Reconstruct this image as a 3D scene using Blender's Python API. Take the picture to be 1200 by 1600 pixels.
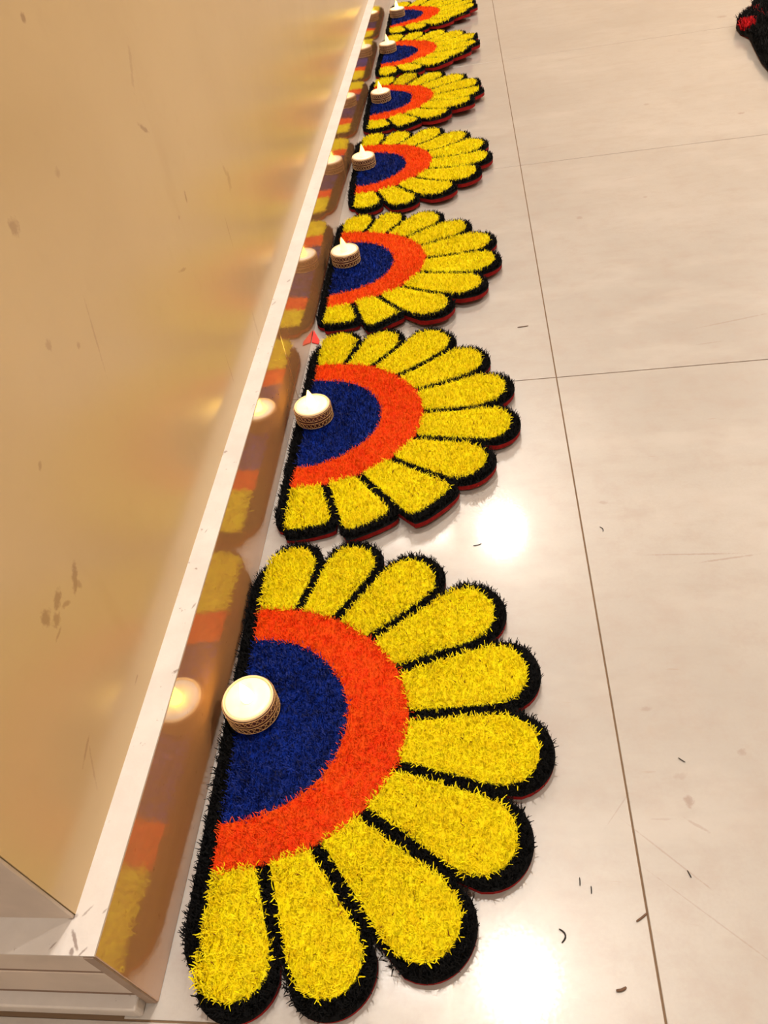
import bpy, bmesh, math, random
import numpy as np
from mathutils import Matrix, Vector

# ------------------------------------------------------------------ scene, camera, light
for o in list(bpy.data.objects):
    bpy.data.objects.remove(o, do_unlink=True)
scene = bpy.context.scene
C = scene.collection
S = 0.503                      # metres per unit of camera height
random.seed(7)
RNG = np.random.default_rng(11)

cam_d = bpy.data.cameras.new('camera')
cam = bpy.data.objects.new('camera', cam_d); C.objects.link(cam)
CAM_R = ((0.987292, 0.061242, 0.146642), (0.060515, 0.708355, -0.703258), (-0.146943, 0.703195, 0.695647))
cam_d.sensor_fit = 'VERTICAL'; cam_d.sensor_height = 36.0
cam_d.clip_start = 0.01
scene.camera = cam
CAM_LENS = 26.6877
CAM_LOC = (0.43319 * S, -0.36535 * S, S)
cam_d.lens = CAM_LENS
cam.matrix_world = Matrix.Translation(CAM_LOC) @ Matrix(CAM_R).to_4x4()

vs = scene.view_settings
vs.view_transform = 'Standard'; vs.look = 'None'; vs.exposure = 0.2; vs.gamma = 1.0
vs.use_curve_mapping = False
scene.cycles.max_bounces = 4; scene.cycles.diffuse_bounces = 3; scene.cycles.glossy_bounces = 3; scene.cycles.transmission_bounces = 3
scene.cycles.use_adaptive_sampling = True; scene.cycles.adaptive_threshold = 0.04

w = bpy.data.worlds.new('world'); scene.world = w; w.use_nodes = True
w.node_tree.nodes['Background'].inputs[0].default_value = (1.0, 0.86, 0.7, 1)
w.node_tree.nodes['Background'].inputs[1].default_value = 0.05

CEIL = 2.6
LAMP_RADIUS = 0.066
LAMPS = [(0.242, 2.745, 40.0), (0.192, 0.564, 33.0), (2.75, 1.5, 44.0), (2.75, 4.3, 44.0), (0.14, -1.62, 34.0)]
LAMP_COLOR = (1.0, 0.92, 0.83)

# ------------------------------------------------------------------ helpers
def tag(o, label=None, cat=None, group=None, kind=None):
    if label: o['label'] = label
    if cat: o['category'] = cat
    if group: o['group'] = group
    if kind: o['kind'] = kind
    return o

def empty(name, loc=(0, 0, 0), rz=0.0):
    o = bpy.data.objects.new(name, None); C.objects.link(o)
    o.location = loc; o.rotation_euler = (0, 0, rz); o.empty_display_size = 0.02
    return o

def link_mesh(name, me, mat=None, parent=None):
    o = bpy.data.objects.new(name, me); C.objects.link(o)
    if mat is not None:
        if not me.materials: me.materials.append(mat)
    if parent is not None: o.parent = parent
    return o

def bm_obj(name, bm, mat=None, parent=None, smooth=False):
    me = bpy.data.meshes.new(name)
    bmesh.ops.recalc_face_normals(bm, faces=bm.faces[:])
    bm.to_mesh(me); bm.free()
    if smooth:
        for p in me.polygons: p.use_smooth = True
    return link_mesh(name, me, mat, parent)

def add_box(bm, x0, x1, y0, y1, z0, z1, bevel=0.0):
    r = bmesh.ops.create_cube(bm, size=1.0)
    vs_ = r['verts']
    for v in vs_:
        v.co = Vector(((x0 + x1) / 2 + v.co.x * (x1 - x0), (y0 + y1) / 2 + v.co.y * (y1 - y0), (z0 + z1) / 2 + v.co.z * (z1 - z0)))
    if bevel > 0:
        ed = list({e for v in vs_ for e in v.link_edges})
        bmesh.ops.bevel(bm, geom=ed, offset=bevel, segments=2, affect='EDGES', profile=0.5)

def box(name, x0, x1, y0, y1, z0, z1, mat, parent=None, bevel=0.0):
    bm = bmesh.new(); add_box(bm, x0, x1, y0, y1, z0, z1, bevel)
    return bm_obj(name, bm, mat, parent)

def add_lathe(bm, prof, n=48):
    rings = []
    for (r, z) in prof:
        if r < 1e-7:
            rings.append([bm.verts.new((0, 0, z))])
        else:
            rings.append([bm.verts.new((r * math.cos(2 * math.pi * i / n), r * math.sin(2 * math.pi * i / n), z)) for i in range(n)])
    for a, b in zip(rings, rings[1:]):
        for i in range(n):
            j = (i + 1) % n
            if len(a) == 1 and len(b) == 1: continue
            if len(a) == 1: bm.faces.new((a[0], b[i], b[j]))
            elif len(b) == 1: bm.faces.new((a[i], b[0], a[j]))
            else: bm.faces.new((a[i], b[i], b[j], a[j]))

def add_tube(bm, pts, rad, n=6, closed=False):
    pts = [Vector(p) for p in pts]
    rings = []
    m = len(pts)
    for i, p in enumerate(pts):
        a = pts[(i - 1) % m] if (closed or i > 0) else p
        b = pts[(i + 1) % m] if (closed or i < m - 1) else p
        t = (b - a).normalized()
        up = Vector((0, 0, 1)) if abs(t.z) < .9 else Vector((1, 0, 0))
        s_ = t.cross(up).normalized(); u_ = s_.cross(t)
        rr = rad[i] if isinstance(rad, (list, tuple)) else rad
        rings.append([bm.verts.new(p + s_ * rr * math.cos(2 * math.pi * k / n) + u_ * rr * math.sin(2 * math.pi * k / n)) for k in range(n)])
    rg = range(m if closed else m - 1)
    for i in rg:
        a, b = rings[i], rings[(i + 1) % m]
        for k in range(n):
            bm.faces.new((a[k], a[(k + 1) % n], b[(k + 1) % n], b[k]))
    if not closed:
        bm.faces.new(rings[0]); bm.faces.new(rings[-1])

# ------------------------------------------------------------------ materials
class NT:
    def __init__(self, name):
        self.m = bpy.data.materials.new(name); self.m.use_nodes = True
        self.t = self.m.node_tree; self.n = self.t.nodes; self.l = self.t.links
        self.b = self.n['Principled BSDF']
    def node(self, typ, **kw):
        n = self.n.new(typ)
        for k, v in kw.items(): setattr(n, k, v)
        return n
    def link(self, a, b): self.l.new(a, b)
    def setp(self, **kw):
        for k, v in kw.items():
            self.b.inputs[k.replace('_', ' ')].default_value = v
    def math(self, op, a, b=None, clamp=False):
        n = self.node('ShaderNodeMath', operation=op, use_clamp=clamp)
        for i, v in enumerate((a, b)):
            if v is None: continue
            if hasattr(v, 'is_linked'): self.link(v, n.inputs[i])
            else: n.inputs[i].default_value = v
        return n.outputs[0]
    def mix(self, fac, a, b, mode='MIX'):
        n = self.node('ShaderNodeMix', data_type='RGBA', blend_type=mode)
        for i, v in ((0, fac), (6, a), (7, b)):
            if hasattr(v, 'is_linked'): self.link(v, n.inputs[i])
            else: n.inputs[i].default_value = v if i == 0 else (*v, 1)
        return n.outputs[2]
    def pos(self):
        return self.node('ShaderNodeNewGeometry').outputs['Position']
    def noise(self, vec, scale, detail=4.0, rough=0.55, vscale=None, loc=(0, 0, 0)):
        if vscale is not None or loc != (0, 0, 0):
            mp = self.node('ShaderNodeMapping'); self.link(vec, mp.inputs[0])
            mp.inputs['Scale'].default_value = vscale or (1, 1, 1); mp.inputs['Location'].default_value = loc
            vec = mp.outputs[0]
        n = self.node('ShaderNodeTexNoise'); self.link(vec, n.inputs['Vector'])
        n.inputs['Scale'].default_value = scale; n.inputs['Detail'].default_value = detail; n.inputs['Roughness'].default_value = rough
        return n.outputs['Fac']
    def ramp(self, v, a, b, lo=0.0, hi=1.0):
        n = self.node('ShaderNodeMapRange', interpolation_type='SMOOTHSTEP')
        self.link(v, n.inputs[0])
        for i, x in ((1, a), (2, b), (3, lo), (4, hi)): n.inputs[i].default_value = x
        return n.outputs[0]
    def marks(self, vec, lst):
        """ragged spots: (centre, rotation, half sizes, strength)"""
        out = None
        wob = self.noise(vec, 260, 3, .6)
        for (c, r, sc, st) in lst:
            mp = self.node('ShaderNodeMapping', vector_type='TEXTURE'); self.link(vec, mp.inputs[0])
            mp.inputs['Location'].default_value = c; mp.inputs['Rotation'].default_value = r; mp.inputs['Scale'].default_value = sc
            ln = self.node('ShaderNodeVectorMath', operation='LENGTH'); self.link(mp.outputs[0], ln.inputs[0])
            d = self.math('ADD', ln.outputs['Value'], self.math('MULTIPLY', self.math('SUBTRACT', wob, .5), 1.6))
            v = self.ramp(d, .35, 1.0, st, 0.0)
            out = v if out is None else self.math('MAXIMUM', out, v)
        return out

def simple(name, col, rough=.5, spec=.5, metal=0.0, noise=None):
    t = NT(name); t.setp(Base_Color=(*col, 1), Roughness=rough, Metallic=metal); t.b.inputs['Specular IOR Level'].default_value = spec
    if noise:
        sc, amt = noise
        f = t.noise(t.pos(), sc, 4)
        t.link(t.mix(t.ramp(f, .3, .7), tuple(c * (1 - amt) for c in col), tuple(min(1, c * (1 + amt)) for c in col)), t.b.inputs['Base Color'])
    return t.m

def pile(name, ca, cb, rough=.45, spec=.35, trans=0.0, fleck=None):
    t = NT(name)
    r = t.node('ShaderNodeNewGeometry').outputs['Random Per Island']
    big = t.noise(t.pos(), 130, 3)
    f = t.math('ADD', t.math('MULTIPLY', r, .55), t.ramp(big, .32, .68, 0, .5), clamp=True)
    col = t.mix(f, ca, cb)
    if fleck: col = t.mix(t.ramp(r, .990, .992), col, fleck)
    t.link(col, t.b.inputs['Base Color'])
    g = t.node('ShaderNodeNewGeometry'); mv = t.node('ShaderNodeMix', data_type='VECTOR'); mv.inputs[0].default_value = .72
    t.link(g.outputs['Normal'], mv.inputs[4]); mv.inputs[5].default_value = (0, 0, 1)
    nv = t.node('ShaderNodeVectorMath', operation='NORMALIZE'); t.link(mv.outputs[1], nv.inputs[0]); t.link(nv.outputs[0], t.b.inputs['Normal'])
    t.setp(Roughness=rough); t.b.inputs['Specular IOR Level'].default_value = spec
    if trans > 0:
        # thin plastic fibre: part of the light passes through it
        tr = t.node('ShaderNodeBsdfTranslucent'); t.link(col, tr.inputs[0])
        mx = t.node('ShaderNodeMixShader'); mx.inputs[0].default_value = trans
        t.link(t.b.outputs[0], mx.inputs[1]); t.link(tr.outputs[0], mx.inputs[2])
        t.link(mx.outputs[0], t.n['Material Output'].inputs[0])
    return t.m

def U(x, y, z=0.0): return (x * S, y * S, z * S)

# polished beige marble floor
def floor_material():
    t = NT('polished_beige_marble'); p = t.pos()
    cloud = t.noise(p, 2.6, 5, .6)
    streak = t.noise(p, 11, 6, .66, vscale=(1.0, 3.2, 1.0))
    dash = t.noise(p, 42, 3, .55, vscale=(.8, 4.0, 1), loc=(3, 1, 0))
    grain = t.noise(p, 420, 2, .6)
    base = t.mix(t.ramp(cloud, .3, .72), (.372, .340, .310), (.446, .412, .378))
    base = t.mix(t.ramp(streak, .46, .76, 0, .42), base, (.35, .293, .25))
    base = t.mix(t.ramp(dash, .69, .80, 0, .40), base, (.32, .215, .15))
    base = t.mix(t.ramp(grain, .3, .75, 0, .22), base, (.37, .325, .285))
    mott = t.noise(p, 34, 5, .7)
    base = t.mix(t.ramp(mott, .42, .72, 0, .38), base, (.36, .29, .25))
    pale = t.noise(p, 6, 4, .6, vscale=(1, 2.2, 1), loc=(7, 3, 0))
    base = t.mix(t.ramp(pale, .5, .72, 0, .45), base, (.485, .448, .412))
    spots = t.marks(p, [
        (FP(1076, 1252), (0, 0, .4), (.004, .0045, 1), .75), (FP(1062, 1213), (0, 0, .2), (.006, .003, 1), .3),
        (FP(1009, 1108), (0, 0, .1), (.005, .003, 1), .4), (FP(1090, 1290), (0, 0, -.6), (.010, .0012, 1), .45),
        (FP(1048, 1340), (0, 0, -.75), (.042, .0007, 1), .5), (FP(1120, 1440), (0, 0, -.7), (.050, .0006, 1), .4),
        (FP(965, 1265), (0, 0, .9), (.020, .0006, 1), .4), (FP(1035, 1280), (0, 0, .0), (.010, .001, 1), .3),
        (FP(1080, 866), (0, 0, -.05), (.045, .0011, 1), .6), (FP(1135, 873), (0, 0, .12), (.030, .0012, 1), .6),
        (FP(942, 785), (0, 0, .1), (.005, .003, 1), .45), (FP(1150, 500), (0, 0, .2), (.06, .0015, 1), .45),
        (FP(1107, 536), (0, 0, .1), (.018, .001, 1), .5), (FP(975, 279), (0, 0, .1), (.025, .0012, 1), .5),
        (FP(905, 340), (0, 0, .1), (.006, .006, 1), .5), (FP(1008, 308), (0, 0, .1), (.004, .004, 1), .6),
        (FP(1010, 163), (0, 0, .1), (.006, .006, 1), .6), (FP(1128, 26), (0, 0, .1), (.014, .010, 1), .8),
        (FP(1158, 177), (0, 0, .1), (.007, .005, 1), .8), (FP(850, 230), (0, 0, .1), (.05, .0014, 1), .4),
        (FP(900, 90), (0, 0, .1), (.09, .002, 1), .35), (FP(1160, 1175), (0, 0, .4), (.004, .003, 1), .5),
    ])
    col = t.mix(t.math('MULTIPLY', spots, .55), base, (.20, .10, .055))
    t.link(col, t.b.inputs['Base Color'])
    t.link(t.ramp(grain, .2, .8, .05, .09), t.b.inputs['Roughness'])
    t.setp(IOR=1.5)
    t.b.inputs['Coat Weight'].default_value = .95; t.b.inputs['Coat Roughness'].default_value = .33
    bp = t.node('ShaderNodeBump'); bp.inputs['Strength'].default_value = .02; bp.inputs['Distance'].default_value = .001
    t.link(cloud, bp.inputs['Height']); t.link(bp.outputs[0], t.b.inputs['Normal'])
    return t.m

# camera helpers used only to look up where a mark lies on a real plane of the room
_R = np.array(CAM_R); _c = np.array(CAM_LOC); _f = CAM_LENS / 36.0 * 1600
def _ray(px, py): return _R @ np.array([(px - 600) / _f, -(py - 800) / _f, -1.0])
def FP(px, py, z=0.0):
    v = _ray(px, py); return tuple((_c + v * ((z - _c[2]) / v[2])).tolist())
def WP(px, py, X):
    v = _ray(px, py); return tuple((_c + v * ((X - _c[0]) / v[0])).tolist())

TT = 0.0348 * S; HH = 0.1852 * S; YC = -0.1598 * S; YJ = 1.0293 * S; JX = 0.5794 * S; TILE = 0.6

def wall_material():
    t = NT('tan_satin_wall_paint'); p = t.pos()
    a = t.noise(p, 3.2, 4); b = t.noise(p, 55, 3); cc = t.noise(p, 18, 4, .6, vscale=(1, 1, .35))
    col = t.mix(t.ramp(a, .3, .7), (.585, .425, .222), (.630, .465, .250))
    col = t.mix(t.ramp(b, .55, .8, 0, .12), col, (.52, .36, .18))
    col = t.mix(t.ramp(cc, .60, .78, 0, .22), col, (.53, .36, .18))
    W = lambda x, y: WP(x, y, -TT)
    m = t.marks(p, [
        (W(117, 903), (.7, 0, 0), (1, .011, .004), .9), (W(122, 912), (.3, 0, 0), (1, .003, .005), .6),
        (W(90, 936), (.6, 0, 0), (1, .008, .0045), .9), (W(104, 944), (-.6, 0, 0), (1, .007, .002), .7),
        (W(72, 966), (.4, 0, 0), (1, .006, .006), .9), (W(88, 968), (.0, 0, 0), (1, .006, .005), .8), (W(92, 990), (.1, 0, 0), (1, .006, .0015), .6),
        (W(225, 201), (-.6, 0, 0), (1, .010, .0025), .75), (W(290, 307), (1.3, 0, 0), (1, .006, .0025), .8),
        (W(358, 283), (1.2, 0, 0), (1, .012, .006), .4), (W(352, 268), (.4, 0, 0), (1, .004, .012), .35), (W(357, 360), (1.5, 0, 0), (1, .020, .0015), .4),
        (W(22, 356), (.5, 0, 0), (1, .006, .005), .7), (W(35, 27), (.5, 0, 0), (1, .004, .003), .9), (W(76, 540), (.5, 0, 0), (1, .004, .004), .5), (W(123, 540), (.5, 0, 0), (1, .003, .003), .5),
        (W(147, 520), (1.25, 0, 0), (1, .030, .0012), .4), (W(285, 422), (-.3, 0, 0), (1, .010, .0015), .5),
        (W(205, 105), (.9, 0, 0), (1, .020, .003), .3), (W(135, 1170), (.3, 0, 0), (1, .010, .0015), .55), (W(213, 1062), (.1, 0, 0), (1, .004, .001), .7),
        (W(145, 1198), (1.0, 0, 0), (1, .016, .0012), .35), (W(360, 580), (1.5, 0, 0), (1, .018, .0012), .4), (W(400, 510), (1.5, 0, 0), (1, .022, .003), .3),
        (W(62, 728), (.5, 0, 0), (1, .003, .002), .6), (W(280, 340), (.5, 0, 0), (1, .003, .002), .5), (W(90, 270), (.2, 0, 0), (1, .004, .003), .4),
    ])
    col = t.mix(t.math('MULTIPLY', m, .52), col, (.22, .10, .045))
    t.link(col, t.b.inputs['Base Color'])
    t.setp(Roughness=.24); t.b.inputs['Specular IOR Level'].default_value = .5
    bp = t.node('ShaderNodeBump'); bp.inputs['Strength'].default_value = .12; bp.inputs['Distance'].default_value = .0015
    t.link(t.noise(p, 14, 4), bp.inputs['Height']); t.link(bp.outputs[0], t.b.inputs['Normal'])
    return t.m

def skirting_material():
    t = NT('polished_skirting_marble'); p = t.pos()
    a = t.noise(p, 7, 5, .6, vscale=(1, .35, 1.6)); b = t.noise(p, 160, 3)
    col = t.mix(t.ramp(a, .3, .7), (.44, .225, .095), (.52, .275, .125))
    col = t.mix(t.ramp(b, .64, .78, 0, .5), col, (.26, .12, .05))
    t.link(col, t.b.inputs['Base Color'])
    t.setp(Roughness=.09, IOR=1.9)
    t.b.inputs['Coat Weight'].default_value = .8; t.b.inputs['Coat Roughness'].default_value = .05; t.b.inputs['Coat IOR'].default_value = 1.7
    return t.m

def ledge_material():
    t = NT('white_painted_cement'); p = t.pos()
    a = t.noise(p, 30, 5, .65); b = t.noise(p, 150, 3, .6)
    col = t.mix(t.ramp(a, .3, .75), (.56, .51, .47), (.63, .58, .54))
    col = t.mix(t.ramp(b, .66, .74, 0, .75), col, (.25, .17, .14))
    LP = lambda x, y: FP(x, y, HH)
    mk = t.marks(p, [(LP(118, 1470), (0, 0, -1.0), (.0075, .0012, 1), 1.0), (LP(113, 1488), (0, 0, -1.2), (.003, .0014, 1), 1.0), (LP(130, 1488), (0, 0, .9), (.004, .0008, 1), .9),
                     (LP(114, 1434), (0, 0, .3), (.0035, .0020, 1), .9), (LP(138, 1424), (0, 0, .9), (.0045, .0008, 1), .7), (LP(165, 1424), (0, 0, .9), (.003, .0007, 1), .7),
                     (LP(82, 1480), (0, 0, .9), (.003, .0007, 1), .8), (LP(276, 1050), (0, 0, .9), (.003, .0012, 1), .8), (LP(303, 948), (0, 0, 1.2), (.004, .0010, 1), .8),
                     (LP(323, 830), (0, 0, 1.2), (.003, .0008, 1), .7), (LP(428, 475), (0, 0, 1.2), (.006, .0014, 1), .6), (LP(451, 440), (0, 0, 1.2), (.005, .0016, 1), .7)])
    col = t.mix(t.math('MULTIPLY', mk, .7), col, (.14, .08, .06))
    t.link(col, t.b.inputs['Base Color']); t.setp(Roughness=.55)
    bp = t.node('ShaderNodeBump'); bp.inputs['Strength'].default_value = .35; bp.inputs['Distance'].default_value = .0012
    t.link(a, bp.inputs['Height']); t.link(bp.outputs[0], t.b.inputs['Normal'])
    return t.m

M = {
    'floor': floor_material(), 'wall': wall_material(), 'skirt': skirting_material(), 'ledge': ledge_material(),
    'grout': simple('brown_grout', (.16, .095, .05), .8),
    'ceiling': simple('white_ceiling_paint', (.82, .77, .70), .7, noise=(3, .03)),
    'plain': simple('cream_room_wall_paint', (.70, .56, .40), .5, noise=(3, .04)),
    'jamb': simple('grey_beige_stone', (.52, .43, .36), .35, noise=(22, .10)),
    'groove_shade': simple('painted_groove_shade', (.22, .145, .105), .9),  # dark brown imitating the shade inside the skirting grooves
    'edge': simple('unpolished_stone_edge', (.27, .19, .14), .6, noise=(40, .15)),
    'red': simple('red_felt_backing', (.24, .009, .008), .8, .1, noise=(200, .2)),
    'yellow': pile('yellow_pile', (.95, .68, .0), (1.0, .88, .002), rough=.55, spec=.10, trans=.30, fleck=(.20, .06, .0)),
    'orange': pile('orange_red_pile', (.93, .035, .0), (1.0, .135, .004), rough=.55, spec=.10, trans=.35),
    'blue': pile('navy_blue_pile', (.0006, .0015, .020), (.004, .022, .24), rough=.4, spec=.05),
    'black': pile('black_pile', (.001, .001, .001), (.004, .0035, .0035), rough=.55, spec=.05),
    'redpile': pile('red_pile', (.50, .004, .008), (.75, .012, .016), spec=.05),
    'wax': None,
    'rim': simple('cream_plastic_rim', (.80, .60, .34), .4),
    'ribbon': simple('dark_maroon_ribbon', (.065, .014, .012), .6, noise=(300, .3)),
    'lace': simple('gold_lace_thread', (.60, .36, .16), .4, .5, .3, noise=(500, .2)),
    'plastic': simple('white_plastic', (.80, .76, .70), .4),
    'lampframe': simple('white_lamp_metal', (.8, .8, .8), .4),
    'fibre': simple('black_fibre', (.01, .008, .006), .7), 'fibre_brown': simple('brown_fibre', (.12, .06, .03), .7),
}

def emit(name, col, strength, base=(.9, .85, .75)):
    t = NT(name); t.setp(Base_Color=(*base, 1), Roughness=.35)
    t.b.inputs['Emission Color'].default_value = (*col, 1); t.b.inputs['Emission Strength'].default_value = strength
    return t.m

# ------------------------------------------------------------------ structure
# floor: dark joint bed with every tile as its own piece
X_MAX, Y_MAX, X_MIN, Y_MIN = 3.3, 6.2, -1.3, -2.6
fl = box('floor', X_MIN, X_MAX, Y_MIN, Y_MAX, -.05, -.0008, M['grout'])
tag(fl, 'polished beige marble tile floor with thin brown joints', kind='structure')
GAP = .0006
def tile_mesh(x0, x1, y0, y1):
    bm = bmesh.new(); add_box(bm, x0 + GAP, x1 - GAP, y0 + GAP, y1 - GAP, -.008, 0.0, .0004)
    me = bpy.data.meshes.new('floor_tile'); bmesh.ops.recalc_face_normals(bm, faces=bm.faces[:]); bm.to_mesh(me); bm.free()
    me.materials.append(M['floor']); return me
full = tile_mesh(0, TILE, 0, TILE)
cut = tile_mesh(-.02, JX, 0, TILE)
i0 = math.floor((Y_MIN - YJ) / TILE); i1 = math.ceil((Y_MAX - YJ) / TILE)
near_full = tile_mesh(0, TILE, -.0075, TILE); near_cut = tile_mesh(-.02, JX, -.0075, TILE)   # the nearest row is cut a little longer
for i in range(i0, i1):
    y = YJ + i * TILE - (.0075 if i < -1 else 0)
    fm_, cm_ = (near_full, near_cut) if i == -1 else (full, cut)
    for j in range(-3, 6):
        x = JX + j * TILE
        if j == -1 and y + TILE > YC + .1:            # tile cut at the wall
            o = link_mesh('floor_tile', cm_, None, fl); o.location = (0, y, 0)
        elif j < 0:
            if y > YC - .1: continue
            o = link_mesh('floor_tile', fm_, None, fl); o.location = (x, y, 0)
        else:
            o = link_mesh('floor_tile', fm_, None, fl); o.location = (x, y, 0)

wl = box('wall_left', -.9, -TT, YC + TT + .0022, Y_MAX, 0, CEIL, M['wall'])
tag(wl, 'tan satin painted wall with brown scuff marks', kind='structure')
tag(box('ceiling', X_MIN, X_MAX, Y_MIN, Y_MAX, CEIL, CEIL + .1, M['ceiling']), 'white ceiling', kind='structure')
tag(box('wall_right', X_MAX, X_MAX + .1, Y_MIN, Y_MAX, 0, CEIL, M['plain']), 'cream wall on the far right of the hall', kind='structure')
tag(box('wall_back', X_MIN, X_MAX, Y_MAX, Y_MAX + .1, 0, CEIL, M['plain']), 'cream wall at the far end of the hall', kind='structure')
tag(box('wall_front', X_MIN, X_MAX, Y_MIN - .1, Y_MIN, 0, CEIL, M['plain']), 'cream wall behind the viewer', kind='structure')
tag(box('wall_alcove', X_MIN - .1, X_MIN, Y_MIN, YC + TT, 0, CEIL, M['plain']), 'cream wall inside the side opening', kind='structure')
tag(box('trim_1', -.9, -TT - .0005, YC + TT, YC + TT + .0019, 0, CEIL, M['jamb'], bevel=.0004), 'grey-beige stone jamb on the end of the tan wall', kind='structure')

# skirting along the wall
sk = empty('baseboard_left', (0, 0, 0)); tag(sk, 'polished brown marble skirting with white ledge along the tan wall', kind='structure')
SLAB = .007
box('mortar_core', -TT, -SLAB, YC + SLAB, Y_MAX, 0, HH - .003, M['jamb'], sk)
y = YC; k = 0
while y < Y_MAX - .01:
    y1 = min(YJ + k * TILE, Y_MAX)
    box('skirting_tile', -SLAB, 0, y + GAP * .6, y1 - GAP * .6, 0, HH - .0005, M['skirt'], sk, bevel=.0005)
    y = y1; k += 1
box('edge_strip', -SLAB + .0003, -.0008, YC - .0007, YC + .0005, .001, HH - .001, M['edge'], sk)
def ledge(name, poly, z0, z1, parent):
    bm = bmesh.new()
    a = [bm.verts.new((x, yy, z0)) for x, yy in poly]; b = [bm.verts.new((x, yy, z1)) for x, yy in poly]
    bm.faces.new(a); bm.faces.new(b)
    for i in range(len(poly)):
        j = (i + 1) % len(poly); bm.faces.new((a[i], a[j], b[j], b[i]))
    return bm_obj(name, bm, M['ledge'], parent)
ledge('top_ledge', [(0, YC), (0, Y_MAX), (-TT, Y_MAX), (-TT, YC + TT)], HH - .0005, HH + .0008, sk)

# skirting on the return face with its grooves and the low plinth in front
rs = empty('baseboard_front', (0, 0, 0)); tag(rs, 'greyish stepped stone skirting around the wall corner', kind='structure')
ZG = .1235 * S; ZP = .027 * S
box('mortar_core', -.9, -TT, YC + SLAB, YC + TT, 0, HH - .003, M['jamb'], rs)
box('stone_band', -.9, -SLAB - .0003, YC, YC + SLAB, ZG + .0026, HH - .0005, M['jamb'], rs, bevel=.0007)
box('stone_band', -.9, -SLAB - .0003, YC, YC + SLAB, ZP + .0065, ZG - .0026, M['jamb'], rs, bevel=.0007)
box('groove_shade_strip', -.9, -SLAB - .0003, YC + .0006, YC + SLAB, ZP - .001, HH - .002, M['groove_shade'], rs)  # nearly flush dark strip, paints the shadow lines between bands and plinth
box('plinth', -.9, -.015 * S, YC - .0075, YC + SLAB, 0, ZP, M['ledge'], rs, bevel=.0012)
ledge('top_ledge', [(0, YC), (-TT, YC + TT), (-.9, YC + TT), (-.9, YC)], HH - .0005, HH + .0008, rs)

# ------------------------------------------------------------------ ceiling lamps
def lamp(i, x, y, power):
    words = ['beyond the far mats', 'above the nearest mats', 'over the open floor near the viewer', 'over the open floor at the far end', 'behind the viewer'][i]
    t = empty('ceiling_lamp', (x, y, CEIL)); tag(t, 'round recessed white ceiling lamp ' + words, 'lamp', 'ceiling lamps')
    bm = bmesh.new(); r = LAMP_RADIUS
    add_lathe(bm, [(r + .002, -.004), (r + .002, -.008), (r + .016, -.006), (r + .018, 0), (r + .002, 0), (r + .002, -.004)], 48)
    bm_obj('frame', bm, M['lampframe'], t, True)
    bm = bmesh.new(); add_lathe(bm, [(0, -.001), (r, -.001), (r, -.002), (0, -.002)], 48)
    bm_obj('diffuser', bm, M['plastic'], t)
    ld = bpy.data.lights.new('lamp_light', 'AREA'); ld.shape = 'DISK'; ld.size = 2 * r; ld.energy = power; ld.color = LAMP_COLOR
    lo = bpy.data.objects.new('lamp_light', ld); C.objects.link(lo); lo.parent = t; lo.location = (0, 0, -.006)
for i, (x, y, pw) in enumerate(LAMPS): lamp(i, x, y, pw)

# ------------------------------------------------------------------ pile geometry
def blades_mesh(name, pts, zb, length, width, lean, rng, mat, pad=None, nseg=2):
    """pts (n,2) roots, zb (n) root heights; ribbons of one bent quad and a tip, all in one mesh, with an optional pad"""
    n = len(pts)
    az = rng.uniform(0, 2 * np.pi, n)
    ln = length * rng.uniform(.72, 1.18, n)
    le = np.abs(rng.normal(0, lean, n)) + .08
    d1 = np.stack([np.cos(az) * np.sin(le * .6), np.sin(az) * np.sin(le * .6), np.cos(le * .6)], 1)
    le2 = np.minimum(le * 1.7, 1.45)
    d2 = np.stack([np.cos(az) * np.sin(le2), np.sin(az) * np.sin(le2), np.cos(le2)], 1)
    tw = az + np.pi / 2 + rng.normal(0, .7, n)
    sd = np.stack([np.cos(tw), np.sin(tw), np.zeros(n)], 1) * (width * rng.uniform(.7, 1.25, n))[:, None] * .5
    b = np.concatenate([pts, zb[:, None]], 1)
    m = b + d1 * (ln * .55)[:, None]; t = m + d2 * (ln * .5)[:, None]
    V = np.empty((n, 6, 3)); V[:, 0] = b - sd; V[:, 1] = b + sd; V[:, 2] = m + sd; V[:, 3] = m - sd; V[:, 4] = t + sd * .45; V[:, 5] = t - sd * .45
    base = (np.arange(n) * 6)[:, None]
    q = np.concatenate([base + np.array([0, 1, 2, 3]), base + np.array([3, 2, 4, 5])], 1).ravel()
    V = V.reshape(-1, 3); counts = [4] * (2 * n)
    if pad is not None:
        pv, pf = pad
        off = len(V); V = np.concatenate([V, np.array(pv, float)], 0)
        q = np.concatenate([q, np.array([off + i for f_ in pf for i in f_], int)]); counts += [len(f_) for f_ in pf]
    me = bpy.data.meshes.new(name)
    me.vertices.add(len(V)); me.vertices.foreach_set('co', V.astype(np.float32).ravel())
    me.loops.add(len(q)); me.loops.foreach_set('vertex_index', q.astype(np.int32))
    counts = np.array(counts, np.int32)
    me.polygons.add(len(counts)); me.polygons.foreach_set('loop_start', np.concatenate([[0], np.cumsum(counts)[:-1]]).astype(np.int32))
    me.update(calc_edges=True); me.validate()
    me.materials.append(mat)
    return me

def tufts(x0, x1, y0, y1, sp, nb, rng):
    """roots standing in slightly uneven rows of tufts"""
    xs = np.arange(x0, x1, sp); ys = np.arange(y0, y1, sp)
    gx, gy = np.meshgrid(xs, ys, indexing='ij'); gx = gx + (np.arange(len(ys)) % 2)[None, :] * sp * .5
    p = np.stack([gx.ravel(), gy.ravel()], 1) + rng.normal(0, sp * .17, (gx.size, 2))
    p = np.repeat(p, nb, 0); p += rng.normal(0, sp * .24, p.shape)
    return p

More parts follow.
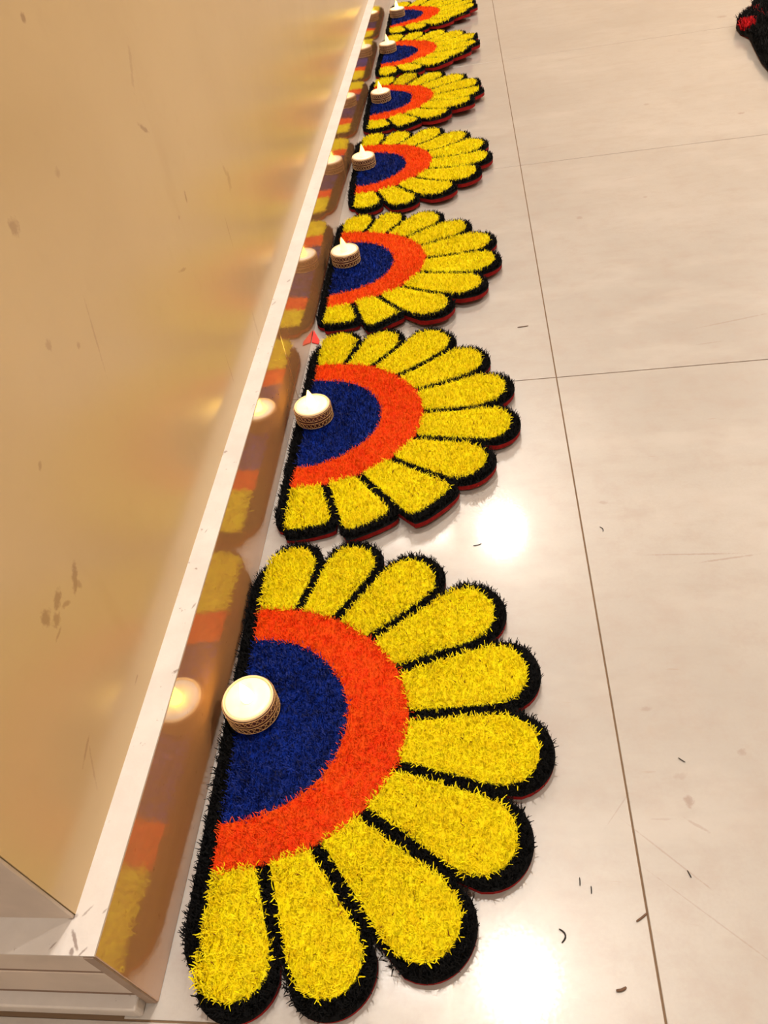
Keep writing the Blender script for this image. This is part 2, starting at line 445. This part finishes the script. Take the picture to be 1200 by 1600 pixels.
# ------------------------------------------------------------------ half-flower mats
NP_ = 10; DA = math.radians(18.0)
BLUE = (.165, .150); ORANGE = (.254, .212); BORDER = .025; LINE = .0100; RIM = .021

def mat_geometry(tips, sq):
    rt = np.array(tips)
    def petal_r(phi, inset=0.0):
        """outer radius of the mat outline at polar angle phi, and petal index and cross position"""
        a = np.clip((np.pi / 2 - phi) / DA, 0, NP_ - 1e-6); k = a.astype(int); u = 2 * (a - k) - 1
        n = np.array(sq)[k]; hw = rt[k] * math.sin(DA / 2) * np.where(n > 2.5, .45, .95)
        rn = rt[k] - hw
        return rn + hw * (1 - np.abs(u) ** n) ** (1 / n), k, u, rn, hw, n
    return petal_r

def ell(phi, e): return 1 / np.sqrt((np.cos(phi) / e[0]) ** 2 + (np.sin(phi) / e[1]) ** 2)

def make_mat(loc, rot, tips, sq, lift, dens, label, seed):
    rng = np.random.default_rng(seed)
    sp, nb, wd = dens
    t = empty('half_flower_mat', U(*loc), math.radians(rot))
    tag(t, label, 'mat', 'half-flower rangoli mats along the wall')
    petal_r = mat_geometry(tips, sq)
    Z_TOP = .0055
    def lift_z(x, y):      # x, y in units; petal ends curl up a little
        r = np.hypot(x, y); ph = np.arctan2(y, x)
        a = np.interp(ph, np.radians([-90, -60, -30, 0, 30, 60, 90]), lift)
        s_ = np.clip((r - .24) / .2, 0, 1)
        return .75 * a * s_ * s_ + .0012 * (1 + np.sin(x * 31 + seed) * np.sin(y * 23 + seed * 2))
    def outline(n=181, extra=0.0):
        ph = np.linspace(-np.pi / 2, np.pi / 2, n); r = petal_r(ph)[0] + extra
        P = [(r[i] * math.cos(ph[i]), r[i] * math.sin(ph[i])) for i in range(n)]
        lo, hi = P[0][1], P[-1][1]
        return [(-BORDER, lo + .05), (-BORDER * .8, lo + .022), (-BORDER * .45, lo + .006)] + P + [(-BORDER * .45, hi - .006), (-BORDER * .8, hi - .022), (-BORDER, hi - .05)]
    # a slab whose surface follows the curl: rings shrinking towards the middle
    def slab(poly, z0, z1, rings=(1.0, .85, .7, .5, .25), cx=.06, under=1.0):
        vt, fs = [], []
        n = len(poly)
        for side, z in ((0, z1), (1, z0)):
            for f_ in rings:
                for (x, y) in poly:
                    X = cx + (x - cx) * f_; Y = y * f_
                    vt.append((X * S, Y * S, z + (under if side else 1.0) * float(lift_z(np.array(X), np.array(Y)))))
            vt.append((cx * S, 0, z + float(lift_z(np.array(cx), np.array(0.0)))))
        m = len(rings) * n + 1
        for side in (0, 1):
            o = side * m
            for q in range(len(rings) - 1):
                for i in range(n):
                    j = (i + 1) % n; fs.append((o + q * n + i, o + q * n + j, o + (q + 1) * n + j, o + (q + 1) * n + i))
            for i in range(n):
                fs.append((o + (len(rings) - 1) * n + i, o + (len(rings) - 1) * n + (i + 1) % n, o + m - 1))
        for i in range(n): fs.append((i, m + i, m + (i + 1) % n, (i + 1) % n))
        return vt, fs
    v, f_ = slab(outline(extra=-.001), .0004, .0046, under=.82)
    me = bpy.data.meshes.new('felt_backing'); me.from_pydata(v, [], f_); me.validate()
    bo = link_mesh('felt_backing', me, M['red'], t); bo['label'] = 'red felt backing'
    # candidate roots
    P = tufts(-BORDER * S, .50 * S, -.42 * S, .42 * S, sp, nb, rng)
    X, Y = P[:, 0] / S, P[:, 1] / S
    R = np.hypot(X, Y); PH = np.arctan2(Y, X)
    PHc = np.clip(PH, -np.pi / 2, np.pi / 2)
    ro, k, u, rn, hw, ne = petal_r(PHc)
    yend0, yend1 = petal_r(np.array([-np.pi / 2 + 1e-4, np.pi / 2 - 1e-4]))[0]
    inside = np.where(X >= 0, R < ro - .002, (X > -BORDER + .001) & (Y > -yend0 + .004 + .045 * (X / BORDER) ** 2) & (Y < yend1 - .004 - .045 * (X / BORDER) ** 2))
    wob = rng.normal(0, .0018, len(X))
    pos = X > 0
    blue = inside & pos & (R + wob < ell(PHc, BLUE))
    orange = inside & pos & ~blue & (R + wob < ell(PHc, ORANGE))
    # yellow petal: the outline moved in by the black rim and the dividing lines
    half = DA / 2
    ue = np.abs(u) * half * R + wob                 # arc distance from the petal's middle line
    wall_side = ((k == 0) & (u < 0)) | ((k == NP_ - 1) & (u > 0))      # end petals reach the wall-side border
    avail = np.maximum(half * R - np.where(wall_side, -.004, LINE), 1e-4)
    uu = np.clip(ue / avail, 0, 1.0)
    ryel = (rn - RIM * .6) + (hw - RIM * .4) * (1 - uu ** ne) ** (1 / ne)
    yellow = inside & pos & ~blue & ~orange & (ue < avail) & (R < ryel) & (X > .001)
    black = inside & ~blue & ~orange & ~yellow
    zb = lift_z(X, Y) + Z_TOP - .001
    def pad_fan(poly, z):
        c = np.mean(np.array(poly), 0)
        vt = [(c[0] * S, c[1] * S, z + float(lift_z(c[0], c[1])))]
        for f__ in (.5, 1.0):
            for (x, y) in poly:
                X_ = c[0] + (x - c[0]) * f__; Y_ = c[1] + (y - c[1]) * f__
                vt.append((X_ * S, Y_ * S, z + float(lift_z(X_, Y_))))
        for (x, y) in poly: vt.append((x * S, y * S, z - .006 + float(lift_z(x, y))))
        n = len(poly); fs = []
        for i in range(n):
            j = (i + 1) % n
            fs.append((0, 1 + i, 1 + j)); fs.append((1 + i, 1 + n + i, 1 + n + j, 1 + j)); fs.append((1 + n + i, 1 + 2 * n + i, 1 + 2 * n + j, 1 + n + j))
        return vt, fs
    def part(name, mask, z, length, lean, mat, pad, wmul=1.0):
        me = blades_mesh(name, P[mask], zb[mask] + z, length, wd * wmul, lean, rng, mat, pad)
        return link_mesh(name, me, None, t)
    bslab = slab(outline(), .0046, .0056)
    part('black_border', black, .0018, .0060, .45, M['black'], bslab, 1.1)['label'] = 'black pile outline around the petals'
    ph = np.linspace(-np.pi / 2, np.pi / 2, 41)
    eb = ell(ph, BLUE); eo = ell(ph, ORANGE)
    pb = [(eb[i] * math.cos(ph[i]), eb[i] * math.sin(ph[i])) for i in range(41)]
    part('blue_center', blue, .002, .0066, .62, M['blue'], pad_fan(pb, .0095), 1.25)['label'] = 'navy blue pile half disc'
    # orange ring pad
    vt, fs = [], []
    for e_, dz in ((eb, 0), (eo, 0), (eo, -.005)):
        for i in range(41):
            x, y = e_[i] * math.cos(ph[i]), e_[i] * math.sin(ph[i]); vt.append((x * S, y * S, 0.0106 + dz + float(lift_z(x, y))))
    for i in range(40):
        fs.append((i, i + 1, 42 + i, 41 + i)); fs.append((41 + i, 42 + i, 83 + i, 82 + i))
    part('orange_band', orange, .0032, .0062, .58, M['orange'], (vt, fs))['label'] = 'orange-red pile band'
    for q in range(NP_):
        mk = yellow & (k == q)
        pc = math.pi / 2 - (q + .5) * DA
        poly = []
        rtq, nq = tips[q], sq[q]; hwq = rtq * math.sin(half) * (.45 if nq > 2.5 else .95); rnq = rtq - hwq
        for s_ in (-1, 1):
            us = np.linspace(-1, 1, 13)
            if s_ == -1:
                for uv in us:
                    r0 = ell(np.array(pc), ORANGE) + .002; a = uv * max(half - LINE / r0, .02)
                    r0 = float(ell(np.array(pc + a), ORANGE)) + .002
                    poly.append((r0 * math.cos(pc + a), r0 * math.sin(pc + a)))
            else:
                for uv in us[::-1]:
                    r1 = (rnq - RIM * .6) + (hwq - RIM * .4) * (1 - abs(uv) ** nq) ** (1 / nq)
                    a = uv * (half - LINE / r1); poly.append((r1 * math.cos(pc + a), r1 * math.sin(pc + a)))
        part('petal', mk, .0037, .0064, .55, M['yellow'], pad_fan(poly, .0110), 1.15)
    return t

R2 = [2.0] * 10
MATS = [
    # centre, rotation, petal lengths, petal end squareness, curl along the rim (from near end to far end), density
    ((.035, .194), 1.8, [.368, .394, .421, .452, .455, .460, .457, .452, .414, .382], R2, [.0, .001, .002, .003, .002, .001, .0], (.0029, 10, .00074),
     'nearest half-flower mat of yellow petals, the largest in the photo'),
    ((.039, .914), 0.0, [.356, .384, .436, .443, .453, .458, .442, .420, .380, .342], [2, 2, 2, 2, 2, 2, 2, 3.2, 4.5, 5], [.002, .012, .010, .005, .002, .001, .0], (.0030, 8, .0008),
     'half-flower mat second nearest to the viewer, with squared near petals'),
    ((.030, 1.602), 0.0, [.343, .360, .407, .424, .455, .463, .462, .446, .366, .318], [2, 2, 2, 2, 2, 2, 2, 2, 4, 4], [.003, .014, .010, .005, .002, .001, .0], (.0032, 7, .0009),
     'half-flower mat third from the viewer, beside the small red felt scrap'),
    ((.036, 2.302), 2.0, [.342, .360, .408, .436, .455, .460, .455, .440, .395, .345], R2, [.002, .008, .010, .008, .003, .001, .0], (.0034, 5, .0012),
     'fourth half-flower mat from the viewer, middle of the row'),
    ((.033, 2.992), 1.0, [.350, .372, .408, .436, .452, .458, .455, .430, .368, .322], [2, 2, 2, 2, 2, 2, 2, 2, 3, 3], [.006, .014, .014, .008, .003, .001, .0], (.0036, 5, .0013),
     'fifth half-flower mat from the viewer, in the far part of the row'),
    ((.037, 3.680), 0.0, [.350, .372, .408, .436, .452, .458, .455, .440, .385, .340], R2, [.004, .014, .016, .010, .003, .001, .0], (.0040, 4, .0015),
     'second farthest half-flower mat, near the top of the photo'),
    ((.044, 4.372), 0.0, [.350, .372, .408, .436, .452, .458, .455, .440, .385, .340], R2, [.004, .014, .016, .010, .003, .001, .0], (.0040, 4, .0015),
     'farthest half-flower mat, cut off by the top edge of the photo'),
]
for i, (loc, rot, tips, sq, lift, dens, label) in enumerate(MATS):
    make_mat(loc, rot, tips, sq, lift, dens, label, 100 + i)

# ------------------------------------------------------------------ tea lights
CR = .0205; CH = .0185
def ring_pts(r, z, n): return [(r * math.cos(2 * math.pi * i / n), r * math.sin(2 * math.pi * i / n), z) for i in range(n)]
def candle_meshes():
    out = {}
    def fin(name, bm, mat, smooth=True):
        bmesh.ops.recalc_face_normals(bm, faces=bm.faces[:])
        me = bpy.data.meshes.new(name); bm.to_mesh(me); bm.free()
        if mat: me.materials.append(mat)
        if smooth:
            for p in me.polygons: p.use_smooth = True
        out[name] = me
    bm = bmesh.new(); r = CR - .0012
    add_lathe(bm, [(0, 0), (r, 0), (r, CH), (r - .0008, CH + .0006), (r - .0016, CH), (r - .0016, CH - .002), (0, CH - .002)], 56); fin('cup', bm, M['rim'])
    bm = bmesh.new(); r2 = r - .0019
    add_lathe(bm, [(r2, CH - .0022), (r2, CH - .0004), (r2 - .0012, CH + .0004), (r2 * .6, CH - .0004), (.0050, CH - .0008), (0, CH - .0008)], 56); fin('wax_top', bm, None)
    bm = bmesh.new(); r3 = CR - .0009
    add_lathe(bm, [(r3 - .0003, .0008), (r3, .001), (r3, CH - .0016), (r3 - .0003, CH - .0014)], 56); fin('ribbon', bm, M['ribbon'])
    for z0, z1 in ((.0014, .0074), (.0102, .0164)):
        bm = bmesh.new(); rr = CR - .0004
        for zz in (z0, z1): add_tube(bm, ring_pts(rr, zz, 56), .00028, 5, True)
        n = 14
        for ph in (0, 1):
            pts = []
            for i in range(2 * n):
                a = 2 * math.pi * i / (2 * n); pts.append((rr * math.cos(a), rr * math.sin(a), z0 if (i + ph) % 2 else z1))
            # two diamonds in height
            fine = []
            for i in range(2 * n):
                a = Vector(pts[i]); b = Vector(pts[(i + 1) % (2 * n)]); fine += [a, (a + b) / 2]
            add_tube(bm, fine, .00030, 4, True)
        fin('lace_band_%d' % (0 if z0 < .005 else 1), bm, M['lace'], False)
    bm = bmesh.new(); prof = [(0, 0), (.0047, .0), (.0052, .0022), (.0050, .0050), (.0041, .0088), (.0029, .0126), (.0017, .0160), (.0007, .0184), (0, .0194)]
    add_lathe(bm, prof, 20)
    for v in bm.verts: v.co.x += .0016 * max(0, v.co.z / .0194) ** 2.2
    fin('flame', bm, None)
    return out
CM = candle_meshes()
CAND = [((387, 1090), 13.0, .22, 'lit tea light on the nearest mat, seen almost from above'), ((487, 632), 17.0, .22, 'lit tea light glowing yellow on the second nearest mat'),
        ((538, 390), 5, .12, 'white tea light with gold lace on the third mat from the viewer'), ((567, 243), 6, .12, 'tea light on the fourth mat from the viewer with a leaning flame tip'),
        ((594, 142), 5, .12, 'tea light on the fifth mat from the viewer'), ((605, 67), 2.2, .06, 'dim tea light on the second farthest mat'), ((620, 13), 16.0, .40, 'bright warm tea light on the farthest mat at the top edge')]
BASE_Z = .0128
for i, (px, es, ws, label) in enumerate(CAND):
    p = FP(px[0], px[1], BASE_Z + CH)
    t = empty('tea_light', (p[0], p[1], BASE_Z), random.uniform(1.8, 3.6)); tag(t, label, 'candle', 'LED tea lights on the mats')
    fm = emit('flame_glow_%d' % i, (1.0, .58, .06) if i != 5 else (1.0, .70, .14), es, (1, .9, .6))
    wm = emit('lit_wax_%d' % i, (1.0, .74, .30), ws, (.72, .68, .63)); wm.cycles.emission_sampling = 'NONE'
    for nm, key, mt in (('cup', 'cup', None), ('wax_top', 'wax_top', wm), ('ribbon', 'ribbon', None), ('lace_band', 'lace_band_0', None), ('lace_band', 'lace_band_1', None), ('flame', 'flame', fm)):
        me = CM[key]
        if mt is not None: me = me.copy(); me.materials.append(mt)
        o = link_mesh(nm, me, None, t)
        if nm == 'flame': o.location = (0, 0, CH - .0012); o['label'] = 'glowing plastic flame'

# ------------------------------------------------------------------ black and red piece at the right edge
def dark_piece():
    rng = np.random.default_rng(5)
    poly = np.array([(1.50, 2.72), (1.505, 2.88), (1.525, 3.05), (1.545, 3.20), (1.53, 3.27), (1.535, 3.36), (1.565, 3.44), (1.615, 3.50), (1.655, 3.53), (1.665, 3.62), (1.72, 3.70), (1.85, 3.80), (2.05, 3.82), (2.25, 3.66), (2.33, 3.35), (2.28, 3.0), (2.10, 2.75), (1.85, 2.62), (1.64, 2.62)])
    t = empty('rangoli_piece', U(1.9, 3.2)); tag(t, 'black pile floor decoration with red patch, cut off by the right edge', 'floor decoration')
    c = np.array([1.9, 3.2]); L_ = poly - c
    n = len(L_)
    def inside(P):
        x, y = P[:, 0], P[:, 1]; r = np.zeros(len(P), bool)
        for i in range(n):
            x1, y1 = L_[i]; x2, y2 = L_[(i + 1) % n]
            cnd = ((y1 > y) != (y2 > y)) & (x < (x2 - x1) * (y - y1) / (y2 - y1 + 1e-12) + x1)
            r ^= cnd
        return r
    def z_of(P):
        r = np.hypot(P[:, 0] / .42, P[:, 1] / .58); return .006 + .026 * np.clip(1 - r * r, 0, 1) + .003 * np.sin(P[:, 0] * 40) * np.sin(P[:, 1] * 33)
    def slab(scale, z0, dz, name, mat):
        vt, fs = [], []
        rings = (1, .8, .6, .4, .2)
        for f_ in rings:
            for q in L_ * f_ * scale: vt.append((q[0] * S, q[1] * S, float(z_of(q[None])[0]) + dz))
        for q in L_ * scale: vt.append((q[0] * S, q[1] * S, z0))
        vt.append((0, 0, float(z_of(np.zeros((1, 2)))[0]) + dz))
        for k in range(len(rings) - 1):
            for i in range(n): fs.append((k * n + i, k * n + (i + 1) % n, (k + 1) * n + (i + 1) % n, (k + 1) * n + i))
        b = (len(rings)) * n
        for i in range(n):
            fs.append(((len(rings) - 1) * n + i, (len(rings) - 1) * n + (i + 1) % n, b + n)); fs.append((i, b + i, b + (i + 1) % n, (i + 1) % n))
        fs.append(tuple(range(b, b + n)))
        return vt, fs
    v, f_ = slab(.985, 0.0006, -.004, '', None)
    me = bpy.data.meshes.new('felt_backing'); me.from_pydata(v, [], f_); me.validate(); link_mesh('felt_backing', me, M['red'], t)
    P = tufts(-.42 * S, .46 * S, -.62 * S, .66 * S, .0042, 4, rng); Q = P / S
    ins = inside(Q)
    rc = np.array(FP(1167, 36, .020)[:2]) / S - c
    red = ins & ((((Q[:, 0] - rc[0]) / .032) ** 2 + ((Q[:, 1] - rc[1]) / .050) ** 2) < 1)
    red2 = ins & (np.abs(Q[:, 0] + .25 + .1 * Q[:, 1]) < .012) & (Q[:, 1] > -.3) & (rng.random(len(Q)) < .10)
    blk = ins & ~red & ~red2
    zz = z_of(Q) - .001
    link_mesh('black_pile', blades_mesh('black_pile', P[blk], zz[blk], .013, .0016, .6, rng, M['black'], slab(1.0, .003, 0, '', None)), None, t)
    link_mesh('red_patch', blades_mesh('red_patch', P[red], zz[red], .0125, .002, .45, rng, M['redpile']), None, t)['label'] = 'small red patch on the tip'
    link_mesh('red_strands', blades_mesh('red_strands', P[red2], zz[red2], .013, .0016, .6, rng, M['redpile']), None, t)
dark_piece()

# ------------------------------------------------------------------ small bits on the floor
bm = bmesh.new()
tri = [U(.0015, 1.312, 0), U(.0015, 1.262, 0), U(.020, 1.252, 0), U(.021, 1.268, 0)]
a = [bm.verts.new((p[0], p[1], .0002)) for p in tri]; b = [bm.verts.new((p[0], p[1], .0016 + .0022 * (i == 0))) for i, p in enumerate(tri)]
bm.faces.new(a); bm.faces.new(b)
for i in range(4): bm.faces.new((a[i], a[(i + 1) % 4], b[(i + 1) % 4], b[i]))
red_scrap = simple('bright_red_felt', (.75, .03, .02), .7, noise=(300, .15))
tag(bm_obj('felt_scrap', bm, red_scrap), 'small red triangular felt scrap on the floor against the skirting', 'scrap')

def fibre(px, py, ln, ang, bend, mat, label, rad=.00035):
    x, y, _ = FP(px, py)
    pts = []
    for i in range(7):
        s_ = i / 6 - .5; a_ = ang + bend * s_
        pts.append((ln * s_ * math.cos(ang) - bend * ln * (s_ * s_ - .08) * math.sin(ang), ln * s_ * math.sin(ang) + bend * ln * (s_ * s_ - .08) * math.cos(ang), rad + .0002))
    bm = bmesh.new(); add_tube(bm, pts, [rad * .6, rad, rad, rad, rad, rad, rad * .6], 6)
    o = bm_obj('stray_fibre', bm, M[mat], None, True); o.location = (x, y, 0)
    tag(o, label, 'fibre', 'stray fibres on the floor')
fibre(881, 1462, .0075, 1.7, 1.6, 'fibre', 'curled black fibre on the floor above the lower lamp reflection', .0005)
fibre(906, 1378, .0050, 1.5, .1, 'fibre', 'short upright black fibre on the floor beside the nearest mat')
fibre(924, 1391, .0045, 1.5, .1, 'fibre', 'tiny black fibre left of the joint, right of another short fibre')
fibre(1003, 1434, .0085, .6, .1, 'fibre_brown', 'straight brown fibre touching the long floor joint', .0006)
fibre(971, 1547, .0060, .3, .4, 'fibre_brown', 'stubby brown fibre near the bottom edge beside the joint', .0008)
fibre(1077, 1366, .0045, 1.9, .1, 'fibre', 'small dark fibre right of the long floor joint')
fibre(1065, 1188, .0050, -.7, .1, 'fibre', 'dark fibre right of the joint near a brown floor spot')
fibre(746, 852, .0075, .25, .3, 'fibre', 'black fibre on the floor beside the upper lamp reflection')
fibre(817, 511, .0130, .1, .1, 'fibre_brown', 'tan fibre on the floor right of the second nearest mat', .0005)
fibre(941, 827, .0060, 1.9, .9, 'fibre', 'bent dark fibre right of the joint level with the upper lamp reflection')
